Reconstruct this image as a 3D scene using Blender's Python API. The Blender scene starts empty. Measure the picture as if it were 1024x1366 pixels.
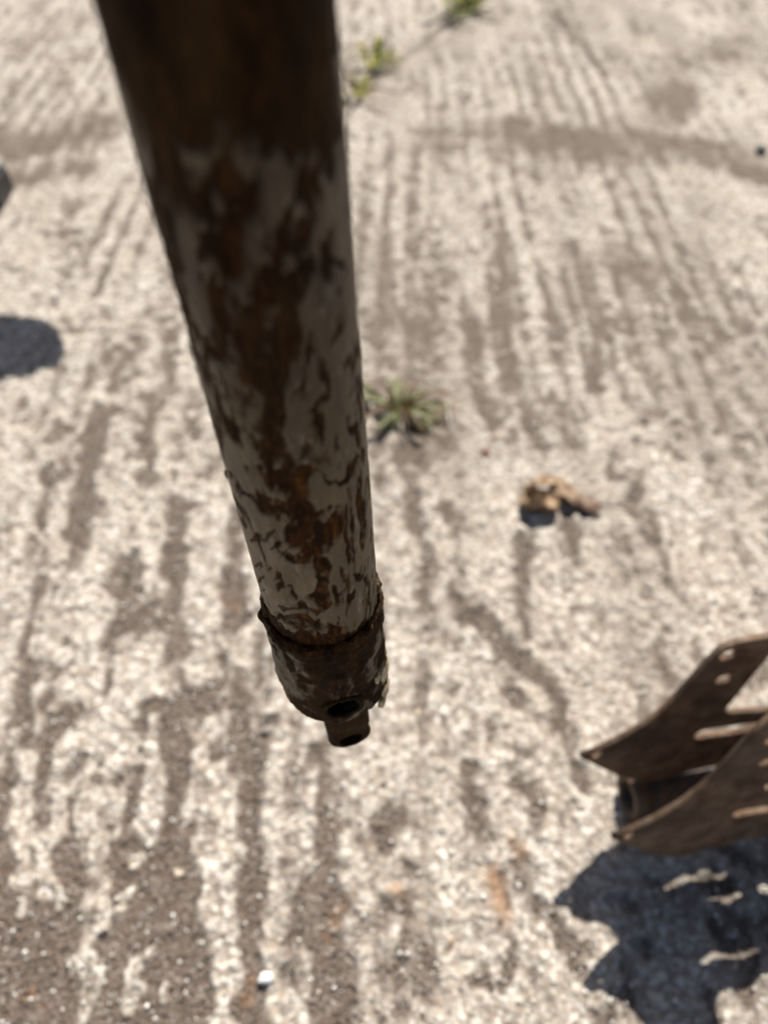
import bpy, bmesh, math, random
import numpy as np
from mathutils import Vector, Matrix

random.seed(7)
rng = np.random.default_rng(11)
sc = bpy.context.scene
COL = sc.collection
rad = math.radians

# ------------------------------------------------------------------ camera, sky, sun, exposure
CAM_H = 0.70
PITCH = rad(50)
FPX = 1026.0                       # focal length in photo pixels (1024 x 1366)
SUN_EL, SUN_AZ = rad(50), rad(10.5)

cd = bpy.data.cameras.new('camera')
cam = bpy.data.objects.new('camera', cd)
COL.objects.link(cam)
cam.location = (0, 0, CAM_H)
cam.rotation_euler = (math.pi / 2 - PITCH, 0, 0)
cd.sensor_fit = 'VERTICAL'
cd.sensor_height = 36.0
cd.lens = 36.0 * FPX / 1366.0
cd.clip_start, cd.clip_end = 0.01, 500
cd.dof.use_dof = True
cd.dof.focus_distance = 0.28
cd.dof.aperture_fstop = cd.lens / 4.3
sc.camera = cam

world = bpy.data.worlds.new('World')
sc.world = world
world.use_nodes = True
wn = world.node_tree.nodes
bg = wn['Background']
sky = wn.new('ShaderNodeTexSky')
sky.sky_type = 'NISHITA'
sky.sun_disc = False
sky.sun_elevation = SUN_EL
sky.sun_rotation = SUN_AZ
sky.air_density, sky.dust_density, sky.ozone_density = 0.8, 1.6, 0.2
world.node_tree.links.new(sky.outputs[0], bg.inputs[0])
bg.inputs[1].default_value = 0.05

S = np.array([math.sin(SUN_AZ) * math.cos(SUN_EL), math.cos(SUN_AZ) * math.cos(SUN_EL), math.sin(SUN_EL)])
sl = bpy.data.lights.new('sun', 'SUN')
sl.energy = 5.0
sl.angle = rad(0.53)
sl.color = (1.0, 0.955, 0.885)
sun = bpy.data.objects.new('sun', sl)
COL.objects.link(sun)
sun.rotation_euler = Vector(S).to_track_quat('Z', 'Y').to_euler()
sun.location = (1, 3, 4)

sc.view_settings.view_transform = 'Standard'
sc.view_settings.look = 'None'
sc.view_settings.exposure = 0.80
sc.view_settings.gamma = 1.0
sc.view_settings.use_curve_mapping = False

# ------------------------------------------------------------------ helpers
CR = np.array([1.0, 0, 0])
CF = np.array([0, math.cos(PITCH), -math.sin(PITCH)])
CU = np.array([0, math.sin(PITCH), math.cos(PITCH)])
CC = np.array([0, 0, CAM_H])

def ray(x, y):
    return CF + (x - 512) / FPX * CR - (y - 683) / FPX * CU

def gnd(x, y):
    """ground point seen at a photo pixel"""
    d = ray(x, y)
    return CC - d * CC[2] / d[2]

def px_size(x, y):
    """metres per photo pixel at that ground point"""
    P = gnd(x, y) - CC
    return float(P @ CF) / FPX

class Noise:
    def __init__(self, seed):
        self.t = np.random.default_rng(seed).random((64, 64, 64)).astype(np.float32)
    def at(self, x, y, z):
        ix, iy, iz = np.floor(x).astype(int), np.floor(y).astype(int), np.floor(z).astype(int)
        fx, fy, fz = x - ix, y - iy, z - iz
        fx, fy, fz = [f * f * f * (f * (f * 6 - 15) + 10) for f in (fx, fy, fz)]
        t = self.t
        def g(a, b, c): return t[(ix + a) & 63, (iy + b) & 63, (iz + c) & 63]
        x00 = g(0,0,0) * (1-fx) + g(1,0,0) * fx; x10 = g(0,1,0) * (1-fx) + g(1,1,0) * fx
        x01 = g(0,0,1) * (1-fx) + g(1,0,1) * fx; x11 = g(0,1,1) * (1-fx) + g(1,1,1) * fx
        return (x00 * (1-fy) + x10 * fy) * (1-fz) + (x01 * (1-fy) + x11 * fy) * fz
    def fbm(self, x, y, z, octs=4, gain=0.5):
        s = 0; a = 1.0; n = 0
        for k in range(octs):
            s = s + a * self.at(x * 2**k + 17.3 * k, y * 2**k + 9.1 * k, z * 2**k + 3.7 * k)
            n += a; a *= gain
        return s / n
NZ = Noise(5)
NZ2 = Noise(23)

def sstep(a, b, x):
    t = np.clip((x - a) / (b - a), 0, 1)
    return t * t * (3 - 2 * t)

def mesh_from(name, V, Fq, attrs=None, smooth=True):
    me = bpy.data.meshes.new(name)
    V = np.asarray(V, dtype=np.float32)
    if isinstance(Fq, np.ndarray):
        n, k = Fq.shape
        me.vertices.add(len(V)); me.vertices.foreach_set('co', V.ravel())
        me.loops.add(n * k); me.loops.foreach_set('vertex_index', Fq.astype(np.int32).ravel())
        me.polygons.add(n)
        me.polygons.foreach_set('loop_start', np.arange(0, n * k, k, dtype=np.int32))
        me.polygons.foreach_set('loop_total', np.full(n, k, dtype=np.int32))
        me.update(calc_edges=True)
    else:
        me.from_pydata([tuple(map(float, v)) for v in V], [], Fq)
    if smooth:
        me.polygons.foreach_set('use_smooth', np.ones(len(me.polygons), dtype=bool))
    for k, a in (attrs or {}).items():
        set_attr(me, k, a)
    me.validate()
    return me

def set_attr(me, name, arr):
    at = me.attributes.get(name) or me.attributes.new(name, 'FLOAT', 'POINT')
    at.data.foreach_set('value', np.asarray(arr, dtype=np.float32))

def add(name, me, mat=None, parent=None, loc=None):
    o = bpy.data.objects.new(name, me)
    COL.objects.link(o)
    if mat is not None and me is not None and not me.materials:
        me.materials.append(mat)
    if parent is not None: o.parent = parent
    if loc is not None: o.location = loc
    return o

def tag(o, label=None, cat=None, group=None, kind=None):
    if label: o['label'] = label
    if cat: o['category'] = cat
    if group: o['group'] = group
    if kind: o['kind'] = kind
    return o

def empty(name, loc, rz=0.0):
    o = bpy.data.objects.new(name, None)
    COL.objects.link(o)
    o.location = loc
    o.rotation_euler = (0, 0, rz)
    o.empty_display_size = 0.02
    return o

def grid_faces(nr, nc, wrap=False):
    r = np.arange(nr - 1)[:, None]
    c = np.arange(nc if wrap else nc - 1)[None, :]
    c2 = (c + 1) % nc
    return np.stack([r * nc + c, r * nc + c2, (r + 1) * nc + c2, (r + 1) * nc + c], -1).reshape(-1, 4)

def tube_mesh(name, pts, radii, n=16, attrs=None, inner=None):
    """a closed tube along a polyline; inner = bore radius factor gives an open pipe"""
    pts = [np.array(p, float) for p in pts]
    rings = []
    prev = None
    for i, p in enumerate(pts):
        t = pts[min(i + 1, len(pts) - 1)] - pts[max(i - 1, 0)]
        t /= np.linalg.norm(t)
        u = np.array([0, 0, 1.0]) if prev is None else prev
        if abs(t @ u) > 0.95 and prev is None: u = np.array([1.0, 0, 0])
        u = u - t * (t @ u); u /= np.linalg.norm(u); prev = u
        w = np.cross(t, u)
        rings.append((p, u, w))
    V = []; F = []
    ang = np.linspace(0, 2 * np.pi, n, endpoint=False)
    seq = [(i, 1.0) for i in range(len(pts))]
    if inner: seq += [(i, inner) for i in range(len(pts) - 1, -1, -1)]
    for i, k in seq:
        p, u, w = rings[i]
        for a in ang: V.append(p + (u * math.cos(a) + w * math.sin(a)) * radii[i] * k)
    m = len(seq)
    for i in range(m - 1 if not inner else m):
        for j in range(n):
            a, b = i * n + j, i * n + (j + 1) % n
            c, d = ((i + 1) % m) * n + (j + 1) % n, ((i + 1) % m) * n + j
            F.append((a, b, c, d))
    if not inner:
        F.append(tuple(range(n - 1, -1, -1)))
        F.append(tuple((m - 1) * n + j for j in range(n)))
    return mesh_from(name, V, F)

def stone_mesh(name, size, seed, rough=0.25, sub=3):
    bm = bmesh.new()
    bmesh.ops.create_icosphere(bm, subdivisions=sub, radius=1.0)
    V = np.array([v.co for v in bm.verts])
    n = NZ.fbm(V[:, 0] * 1.1 + seed * 3.1, V[:, 1] * 1.1 + 7, V[:, 2] * 1.1 + 5, 3) - 0.5
    r = 1 + n * rough * 3
    # a few flat facets, as on broken stone
    g = np.random.default_rng(seed)
    for k in range(7):
        d = g.normal(size=3); d /= np.linalg.norm(d)
        h = g.uniform(0.62, 0.85)
        proj = (V * r[:, None]) @ d
        r = np.where(proj > h, r * h / np.maximum(proj, 1e-6), r)
    V = V * r[:, None] * np.array(size) / 2
    for v, c in zip(bm.verts, V): v.co = c
    me = bpy.data.meshes.new(name); bm.to_mesh(me); bm.free()
    for p in me.polygons: p.use_smooth = True
    return me

# ---- node material helper
class M:
    def __init__(self, name, rough=0.7, spec=0.4, metal=0.0):
        self.m = bpy.data.materials.new(name); self.m.use_nodes = True
        self.nt = self.m.node_tree; self.n = self.nt.nodes; self.l = self.nt.links
        self.b = self.n['Principled BSDF']
        self.b.inputs['Roughness'].default_value = rough
        self.b.inputs['Specular IOR Level'].default_value = spec
        self.b.inputs['Metallic'].default_value = metal
        self.co = self.n.new('ShaderNodeTexCoord').outputs['Object']
    def mapping(self, scale=(1, 1, 1), rot=(0, 0, 0)):
        mp = self.n.new('ShaderNodeMapping'); self.l.new(self.co, mp.inputs[0])
        mp.inputs['Scale'].default_value = scale; mp.inputs['Rotation'].default_value = rot
        return mp.outputs[0]
    def noise(self, scale, detail=5, rough=0.6, vec=None, dist=0.0):
        t = self.n.new('ShaderNodeTexNoise')
        t.inputs['Scale'].default_value = scale; t.inputs['Detail'].default_value = detail
        t.inputs['Roughness'].default_value = rough; t.inputs['Distortion'].default_value = dist
        self.l.new(vec if vec is not None else self.co, t.inputs['Vector'])
        return t.outputs['Fac']
    def voronoi(self, scale, out='Color', vec=None):
        t = self.n.new('ShaderNodeTexVoronoi'); t.inputs['Scale'].default_value = scale
        self.l.new(vec if vec is not None else self.co, t.inputs['Vector'])
        return t.outputs[out]
    def attr(self, name):
        t = self.n.new('ShaderNodeAttribute'); t.attribute_name = name
        return t.outputs['Fac']
    def math(self, op, a, b=None, c=None, clamp=False):
        t = self.n.new('ShaderNodeMath'); t.operation = op; t.use_clamp = clamp
        for i, v in enumerate((a, b, c)):
            if v is None: continue
            if isinstance(v, (int, float)): t.inputs[i].default_value = v
            else: self.l.new(v, t.inputs[i])
        return t.outputs[0]
    def ramp(self, fac, stops, interp='LINEAR'):
        t = self.n.new('ShaderNodeValToRGB'); t.color_ramp.interpolation = interp
        e = t.color_ramp.elements
        while len(e) < len(stops): e.new(0.5)
        for el, (p, c) in zip(e, stops):
            el.position = p
            el.color = (c, c, c, 1) if isinstance(c, (int, float)) else (*c, 1)
        self.l.new(fac, t.inputs[0])
        return t.outputs[0]
    def mix(self, fac, a, b, mode='MIX'):
        t = self.n.new('ShaderNodeMix'); t.data_type = 'RGBA'; t.blend_type = mode
        for i, v in ((0, fac), (6, a), (7, b)):
            if isinstance(v, (int, float)): t.inputs[i].default_value = v
            elif isinstance(v, tuple): t.inputs[i].default_value = (*v, 1)
            else: self.l.new(v, t.inputs[i])
        return t.outputs[2]
    def set(self, key, v):
        if isinstance(v, (int, float)): self.b.inputs[key].default_value = v
        elif isinstance(v, tuple): self.b.inputs[key].default_value = (*v, 1)
        else: self.l.new(v, self.b.inputs[key])
    def bump(self, h, strength=0.5, dist=0.001):
        t = self.n.new('ShaderNodeBump'); t.inputs['Strength'].default_value = strength
        t.inputs['Distance'].default_value = dist
        self.l.new(h, t.inputs['Height']); self.l.new(t.outputs[0], self.b.inputs['Normal'])

# ------------------------------------------------------------------ ground
# dirt lying in the grooves of the tamped concrete: polylines in photo pixels turned into ground points
DIRT = [  # (points, width px, strength)
 ([(137,416),(139,431)],14,.7), ([(227,439),(228,509),(211,529),(199,568),(201,619),(193,642)],18,.8),
 ([(222,525),(224,526)],26,.9), ([(148,482),(150,521),(172,533)],14,.7), ([(148,545),(184,560),(203,584)],14,.7),
 ([(129,556),(117,611),(105,673),(107,724)],25,.95), ([(98,748),(104,747)],22,.9), ([(74,580),(74,594)],24,.8),
 ([(31,533),(30,540)],13,.6), ([(78,540),(60,548)],15,.6), ([(58,634),(58,689)],15,.7), ([(180,600),(176,602)],15,.7),
 ([(230,634),(230,640)],12,.7), ([(230,673),(234,712),(230,790)],27,1), ([(254,665),(246,672)],14,.6),
 ([(31,725),(31,732)],16,.7), ([(36,746),(56,742)],16,.7), ([(172,748),(176,790)],15,.8),
 ([(312,690),(316,767),(308,795)],23,.9), ([(47,771),(49,795)],12,.6),
 ([(49,770),(43,829),(33,868),(41,887)],15,.8), ([(172,747),(172,790),(160,801)],20,.85),
 ([(230,712),(230,790),(230,829),(234,864)],29,1), ([(168,829),(234,852)],32,1), ([(156,845),(203,805)],22,.9),
 ([(312,774),(312,833)],33,.95), ([(297,885),(297,897)],15,.8), ([(228,893),(228,905)],11,.7), ([(146,872),(141,923)],13,.7),
 ([(39,895),(33,950),(31,997),(16,1032),(16,1083)],21,.9), ([(78,895),(84,902)],15,.6),
 ([(98,952),(62,966),(58,1005),(58,1071)],24,.9), ([(285,930),(227,942),(195,954)],30,1),
 ([(195,954),(192,985)],14,.8), ([(228,945),(230,1012),(230,1110)],33,1.0), ([(322,920),(328,993),(332,1051),(332,1098)],24,.95),
 ([(281,1000),(281,1012)],15,.7), ([(88,1020),(104,1018)],18,.8), ([(137,1036),(180,1028)],20,.85), ([(187,1028),(172,1087)],25,.95),
 ([(94,1060),(94,1085)],22,.9), ([(128,1008),(136,1008)],14,.8), ([(355,968),(357,978)],22,.8),
 ([(228,1000),(232,1122)],30,1), ([(234,1142),(234,1240),(250,1370)],64,1), ([(332,1005),(332,1161),(336,1240),(336,1330),(345,1380)],30,1),
 ([(0,1190),(60,1195),(180,1180),(240,1160)],64,1), ([(0,1250),(90,1250),(200,1250)],66,1), ([(0,1320),(90,1320),(210,1320)],66,1),
 ([(0,1380),(90,1380),(280,1380)],60,1), ([(90,1120),(100,1180)],34,.9), ([(158,1110),(164,1170)],26,.9), ([(2,1100),(6,1180)],30,.95),
 ([(427,1000),(427,1025),(431,1103),(439,1169),(431,1220),(451,1317),(458,1380)],32,.9), ([(408,1190),(406,1240)],36,.85),
 ([(525,1083),(513,1114)],24,.8), ([(545,1161),(537,1208),(545,1271),(564,1337)],26,.8), ([(529,1300),(529,1350)],28,.7),
 ([(623,1025),(630,1083),(646,1122)],22,.85), ([(591,1095),(591,1110)],20,.6), ([(603,982),(603,996)],16,.7),
 ([(689,1052),(712,1068),(724,1103)],20,.75), ([(681,1192),(682,1210)],16,.7), ([(681,1263),(673,1306)],20,.7), ([(632,1321),(652,1318)],17,.7),
 ([(744,1232),(767,1282)],20,.7), ([(763,1010),(764,1024)],18,.7),
 ([(546,656),(558,718),(570,765),(562,796),(566,835)],22,.85), ([(562,815),(566,838)],40,.9),
 ([(597,796),(636,827),(667,866),(699,890),(730,910)],23,.85), ([(645,826),(652,846)],32,.9), ([(675,913),(687,941)],18,.75),
 ([(749,929),(765,984),(769,1030)],20,.75), ([(691,706),(699,753),(697,773)],14,.8), ([(691,788),(699,847)],16,.7),
 ([(761,699),(769,749)],17,.75), ([(617,700),(618,712)],13,.6), ([(597,915),(597,928)],19,.7), ([(605,968),(605,985)],21,.75),
 ([(566,895),(566,914)],19,.75), ([(660,978),(660,990)],15,.6), ([(824,710),(855,765)],15,.6), ([(508,970),(516,972)],19,.6),
 ([(553,190),(553,250),(553,406)],13,.6), ([(553,425),(557,450)],32,.7), ([(558,455),(580,490)],22,.6), ([(505,428),(508,450)],26,.6),
 ([(626,426),(632,477),(637,523),(657,562)],21,.8), ([(661,309),(669,367),(673,445),(684,500),(704,547),(716,590)],17,.8),
 ([(738,422),(741,452)],25,.75), ([(762,328),(782,375),(794,453),(794,519)],15,.75), ([(739,523),(759,582)],16,.75), ([(774,540),(782,556)],13,.7),
 ([(575,530),(590,580)],46,.5), ([(530,480),(560,500)],36,.5), ([(536,600),(540,640)],17,.7), ([(594,590),(596,612)],13,.5),
 ([(847,645),(856,680),(873,724),(882,746)],23,.8), ([(836,636),(846,642)],32,.6), ([(878,399),(900,448)],13,.7),
 ([(905,390),(939,452),(979,496)],13,.7), ([(944,426),(1005,478)],10,.65), ([(888,778),(895,786)],17,.7), ([(940,644),(956,648)],10,.75),
 ([(996,578),(1008,592)],14,.6), ([(952,560),(952,574)],13,.6), ([(838,708),(838,722)],12,.6), ([(854,750),(858,768)],14,.6),
 ([(830,350),(865,375)],52,.4), ([(905,335),(925,342)],28,.4),
 ([(520,180),(522,260)],9,.5), ([(585,140),(590,230)],8,.45), ([(612,120),(625,250)],8,.45), ([(640,90),(668,230)],8,.4), ([(490,170),(492,290)],9,.5),
 ([(810,60),(870,110)],26,.3), ([(960,70),(1010,80)],24,.35), ([(20,70),(70,40)],22,.35), ([(60,110),(100,70)],20,.3),
]
CLEAN = [  # pale cement ridges standing out of the dirt at the lower left
 ([(37,1000),(35,1060),(31,1161)],21), ([(39,1188),(39,1208)],11), ([(80,985),(76,1040),(74,1091),(66,1161),(70,1185)],20),
 ([(125,1130),(129,1200),(121,1247),(109,1278)],31), ([(121,1310),(109,1353)],22), ([(203,960),(203,1010),(192,1112)],24),
 ([(180,1275),(172,1310),(172,1341)],17), ([(172,1190),(160,1206)],13), ([(270,1070),(273,1142),(281,1200),(293,1236)],28),
 ([(305,1060),(301,1142),(301,1208)],24), ([(301,1271),(305,1317),(301,1370)],34), ([(185,1150),(176,1156)],13),
 ([(108,1060),(128,1105)],26), ([(120,1010),(112,1045)],20), ([(155,1060),(158,1110)],16), ([(1,1060),(2,1085)],12), ([(210,1325),(208,1340)],10),
]
SMEAR = [  # broad soft dirty smears
 ([(560,185),(690,188),(760,188)],60,.5), ([(680,175),(800,195),(890,190)],62,.9), ([(905,115),(890,165)],48,.8), ([(860,185),(1000,222),(1080,245)],54,1.0),
 ([(-40,200),(60,188),(125,172)],66,.85), ([(0,240),(110,228)],40,.7), ([(60,275),(110,262)],30,.4), ([(580,560),(560,600)],70,.35), ([(840,350),(880,380)],80,.3),
 ([(500,330),(560,470)],80,.25), ([(980,60),(900,90)],60,.35), ([(40,60),(100,30)],50,.3), ([(640,420),(700,560)],90,.22)]
STAIN = [([(655,1194),(666,1208)],36,.7), ([(690,1130),(698,1142)],22,.45), ([(522,1185),(524,1192)],10,.6), ([(605,1255),(600,1270)],9,.5),
         ([(455,1190),(440,1240)],14,.35), ([(336,1310),(334,1330)],16,.4), ([(590,545),(570,560)],34,.22), ([(40,1310),(44,1316)],12,.45), ([(300,800),(316,815)],14,.25)]

nc_half = 290
u = np.linspace(-1, 1, 2 * nc_half + 1)
ext = np.array([1.03, 1.1, 1.25, 1.6, 2.4, 4.5, 9])
u = np.concatenate([-ext[::-1], u, ext])
ys = [-0.12]
wid = lambda y: 0.40 + 0.42 * max(y, 0)
while ys[-1] < 2.9: ys.append(ys[-1] + wid(ys[-1]) / nc_half * 1.05)
far = [3.0, 3.3, 4, 5.5, 8, 13, 22, 40, 80]
near = [-60, -30, -12, -6, -3, -1.5, -.8, -.45, -.28, -.18]
ys = np.array(near + ys + far)
wv = np.array([wid(y) + (max(0, -y) * .4) for y in ys])
GX = u[None, :] * wv[:, None]
GY = np.repeat(ys[:, None], len(u), 1)
x, y = GX.ravel(), GY.ravel()
wobx = x + 0.016 * (NZ.fbm(x * 16, y * 10, x * 0, 3) - .5) + 0.022 * (NZ2.fbm(x * 60, y * 45, x * 0, 3) - .5)
woby = y + 0.030 * (NZ2.fbm(x * 14 + 31, y * 9, x * 0, 3) - .5) + 0.024 * (NZ.fbm(x * 60, y * 45 + 40, x * 0, 3) - .5)

def strokes(lst, edge=.55, grow=1.0):
    out = np.zeros_like(x)
    for it in lst:
        pts, w = it[0], it[1]
        st = it[2] if len(it) > 2 else 1.0
        P = [gnd(*p) for p in pts]
        hw = np.mean([px_size(*p) for p in pts]) * w * .5 * grow
        lo = np.min(P, 0)[:2] - hw * 3.2; hi = np.max(P, 0)[:2] + hw * 3.2
        idx = np.nonzero((x > lo[0]) & (x < hi[0]) & (y > lo[1]) & (y < hi[1]))[0]
        if not len(idx): continue
        X, Y = wobx[idx], woby[idx]
        best = np.full(len(idx), 9.0)
        k = .78                                  # strokes spread a little further along the grooves
        for a, b in zip(P[:-1], P[1:]):
            dx, dy = b[0] - a[0], (b[1] - a[1]) * k
            t = np.clip(((X - a[0]) * dx + (Y - a[1]) * k * dy) / (dx * dx + dy * dy + 1e-12), 0, 1)
            best = np.minimum(best, np.hypot(X - a[0] - t * dx, (Y - a[1]) * k - t * dy))
        if len(pts) == 2 and abs(pts[0][1] - pts[1][1]) < 24 and lst is DIRT and pts[0][1] < 1140: st *= .72
        m = st * (1 - sstep(1 - edge, 1 + edge, best / hw))
        out[idx] = np.maximum(out[idx], m)
    return out

dirt = strokes(DIRT, .7, 1.18)
clean = strokes(CLEAN, .6)
stain = strokes(STAIN, .8)
smear = strokes(SMEAR, .95)
smear = np.clip(smear * 1.6 * (.42 + 1.1 * sstep(.3, .66, NZ.fbm(x * 34, y * 20, x * 0 + 41, 5))), 0, 1)
# faint procedural grooves everywhere (they carry on outside the photograph)
gx = x + .05 * (NZ.fbm(x * 3, y * 1.4, x * 0 + 4, 2) - .5)
groove = NZ.fbm(gx * 34, y * 5.5, x * 0 + 8, 3)
blot = NZ2.fbm(x * 11, y * 6, x * 0 + 2, 4)
fine = NZ2.fbm(x * 95, y * 80, x * 0 + 6, 3)
warp = .030 * (NZ.fbm(x * 5, y * 2.2, x * 0 + 14, 3) - .5) + .010 * (NZ2.fbm(x * 40, y * 22, x * 0 + 15, 3) - .5)
rhythm = .5 + .5 * np.cos(2 * np.pi * (x + warp) / .041)
gro_on = sstep(.36, .60, NZ2.fbm(x * 9, y * 3.2, x * 0 + 18, 3))
upper = sstep(.60, 1.0, y) * (1 - .55 * sstep(1.5, 2.2, y)) * (1 - .5 * sstep(.45, .75, x))
rg = sstep(.52, .92, rhythm) * gro_on
inside = (1 - sstep(.78, 1.0, np.abs(GX / wv[:, None])).ravel()) * sstep(-.05, .08, y) * (1 - sstep(2.4, 2.9, y))
proc = sstep(.53, .70, groove * .62 + blot * .2 + fine * .18)
pits = sstep(.60, .75, NZ.fbm(x * 52, y * 34, x * 0 + 12, 3))
m_noise = NZ2.fbm(x * 78, y * 62, x * 0 + 21, 4) - .5            # grain-clump sized
m_noise2 = NZ.fbm(x * 26, y * 17, x * 0 + 33, 3) - .5
base = np.maximum(dirt * .98, proc * (.5 * inside + .85 * (1 - inside)))
base = base * (1 - clean) + pits * .36 * (1 - dirt)
base = np.maximum(base, rg * (.36 + .26 * upper))
lvl = base * 1.04 + m_noise * 1.25 + m_noise2 * .42 - clean * .15 + .01
mask = sstep(.0, .86, lvl)
solid = sstep(.75, 1, dirt) * (1 - sstep(.3, .7, clean))
mask = np.maximum(mask, solid * np.clip(.78 + 1.1 * m_noise, 0, .92))
# height: nodular cement, dirt lying lower and smoother
nod = NZ2.fbm(x * 118, y * 112, x * 0 + 1, 3) - .5
nod2 = NZ.fbm(x * 34, y * 26, x * 0 + 5, 2) - .5
grit = NZ.fbm(x * 330, y * 330, x * 0 + 9, 2) - .5
cell = np.gradient(ys)[:, None] + 0 * GX
amp = (1 - sstep(.008, .05, np.maximum(cell, np.gradient(GX, axis=1))).ravel())
veil = sstep(.38, .68, NZ.fbm(gx * 20, y * 4.5, x * 0 + 51, 4)) * .65 + .35 * sstep(.4, .65, NZ2.fbm(x * 6, y * 4, x * 0 + 53, 3))
deep = np.clip(np.maximum(sstep(.50, .18, y + .12 * m_noise2) * sstep(.22, -.02, x), .62 * sstep(1.0, .7, y) * sstep(.2, .0, x)), 0, 1)
veil = veil * (.35 + .65 * sstep(-.18, .16, x + .03 * (y - .6)))
hz = (-.0026 * rhythm * (.5 + .5 * gro_on) - 0.0034 * mask + (1 - .75 * mask) * (.0075 * nod + .0030 * nod2) + .0020 * grit) * amp
# the joint between two slabs, and a cut groove at the top right
def seam(P0, P1, w, d):
    a, b = gnd(*P0), gnd(*P1)
    dx, dy = b[0] - a[0], b[1] - a[1]; L = math.hypot(dx, dy)
    t = ((x - a[0]) * dx + (y - a[1]) * dy) / L
    s = np.abs(((x - a[0]) * dy - (y - a[1]) * dx) / L + .012 * (NZ.fbm(x * 12, y * 12, x * 0 + 7, 3) - .5))
    return d * (1 - sstep(w * .4, w, s)) * sstep(-.02, .05, t) * (1 - sstep(L - .05, L + .02, t))
seams = seam((300, 250), (700, -40), .014, 1) * .8 + seam((735, 12), (812, 105), .02, 1) * .75
mask = np.clip(mask + .8 * np.clip(seams, 0, 1) * (.5 + fine), 0, 1)
hz = hz - .007 * np.clip(seams, 0, 1) * amp
hz -= np.percentile(hz, 60)

g = M('weathered_concrete', rough=.88, spec=.25)
n1 = g.noise(55, 6, .65); n2 = g.noise(240, 4, .6); n3 = g.noise(9, 4, .6); v = g.voronoi(260)
cement = g.ramp(n1, [(.32, (.20, .168, .135)), (.45, (.325, .285, .238)), (.56, (.47, .425, .362)), (.72, (.66, .61, .54))])
cement = g.mix(g.ramp(n2, [(.40, .55), (.52, 0.)]), cement, (.25, .205, .165))
n4 = g.noise(165, 4, .65)
cement = g.mix(g.ramp(n4, [(.38, .75), (.53, 0.)]), cement, (.245, .198, .155))
cement = g.mix(g.ramp(n4, [(.52, 0.), (.64, .8)]), cement, (.82, .785, .71))
sepv = g.n.new('ShaderNodeSeparateColor'); g.l.new(v, sepv.inputs[0])
cement = g.mix(g.ramp(sepv.outputs[0], [(.86, 0.), (.9, .55)]), cement, (.72, .68, .60))
cement = g.mix(g.ramp(sepv.outputs[1], [(.90, 0.), (.93, .5)]), cement, (.24, .15, .10))
cement = g.mix(g.math('MULTIPLY', g.ramp(n3, [(.35, 0.), (.7, 1.)]), .25), cement, (.44, .36, .27))
cement = g.mix(g.math('MULTIPLY', g.attr('veil'), .60), cement, g.ramp(n2, [(.35, (.145, .118, .093)), (.65, (.27, .228, .185))]))
soil = g.ramp(n2, [(.3, (.056, .041, .031)), (.5, (.112, .086, .068)), (.7, (.19, .152, .124))])
soil = g.mix(g.ramp(g.noise(40, 3, .5), [(.4, 0.), (.65, .45)]), soil, (.150, .115, .088))
soil = g.mix(g.ramp(sepv.outputs[2], [(.88, 0.), (.92, .6)]), soil, (.27, .235, .205))
soil = g.mix(g.ramp(sepv.outputs[1], [(.90, 0.), (.95, .4)]), soil, (.14, .08, .05))
soil2 = g.ramp(n2, [(.3, (.070, .053, .040)), (.5, (.125, .098, .077)), (.7, (.20, .163, .132))])
soil = g.mix(g.attr('deep'), soil2, soil)
colr = g.mix(g.attr('dirt'), cement, soil)
colr = g.mix(g.math('MULTIPLY', g.attr('stain'), .75), colr, (.30, .135, .04))
colr = g.mix(g.math('MULTIPLY', g.attr('smear'), .9), colr, (.125, .096, .072))
g.set('Base Color', colr)
g.bump(g.math('ADD', n2, g.math('MULTIPLY', n1, 1.2)), .85, .0034)
me = mesh_from('ground', np.stack([x, y, hz], 1), grid_faces(len(ys), len(u))[:, ::1], {'dirt': mask, 'stain': stain, 'smear': smear, 'veil': veil, 'deep': deep})
ground = add('ground', me, g.m)
tag(ground, kind='structure')

def gz(px, py):
    """ground height near a world point"""
    d = (x - px) ** 2 + (y - py) ** 2
    return float(hz[int(np.argmin(d))])

# loose grit lying in the dirt: nobody could count it
dm = np.nonzero((mask > .6) & (y > .02) & (y < .75) & (np.abs(x) < .5))[0]
ico_v, ico_f = [], []
bm = bmesh.new(); bmesh.ops.create_icosphere(bm, subdivisions=1, radius=1)
ico_v = np.array([v_.co for v_ in bm.verts]); ico_f = np.array([[v_.index for v_ in f_.verts] for f_ in bm.faces]); bm.free()
def grit_mesh(name, n, lo, hi, pool, seed):
    r = np.random.default_rng(seed)
    idx = r.choice(pool, n)
    sz = lo + (hi - lo) * r.random(n) ** 3
    off = r.normal(0, .0012, (n, 2))
    V = ico_v[None] * (1 + .35 * (r.random((n, 12 if len(ico_v) == 12 else len(ico_v), 1)) - .5)) * sz[:, None, None] * (.7 + .6 * r.random((n, 1, 3)))
    V = V + np.stack([x[idx] + off[:, 0], y[idx] + off[:, 1], hz[idx] + sz * .35], 1)[:, None, :]
    nv = len(ico_v)
    F = ico_f[None] + (np.arange(n) * nv)[:, None, None]
    me = mesh_from(name, V.reshape(-1, 3), F.reshape(-1, 3), {'tone': np.repeat(r.random(n), nv)}, smooth=False)
    return me
gm = M('grit', rough=.55, spec=.5)
gm.set('Base Color', gm.ramp(gm.attr('tone'), [(.0, (.04, .028, .021)), (.35, (.10, .074, .056)), (.6, (.17, .118, .08)), (.85, (.22, .175, .14)), (.97, (.38, .35, .31)), (1., (.62, .6, .56))]))
tag(add('loose_grit', grit_mesh('loose_grit', 15000, .0005, .0019, dm, 3), gm.m), kind='stuff')
cm = np.nonzero((y > .02) & (y < 1.2) & (np.abs(x) < .62))[0]
sm = M('pale_sand', rough=.16, spec=1.0)
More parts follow.
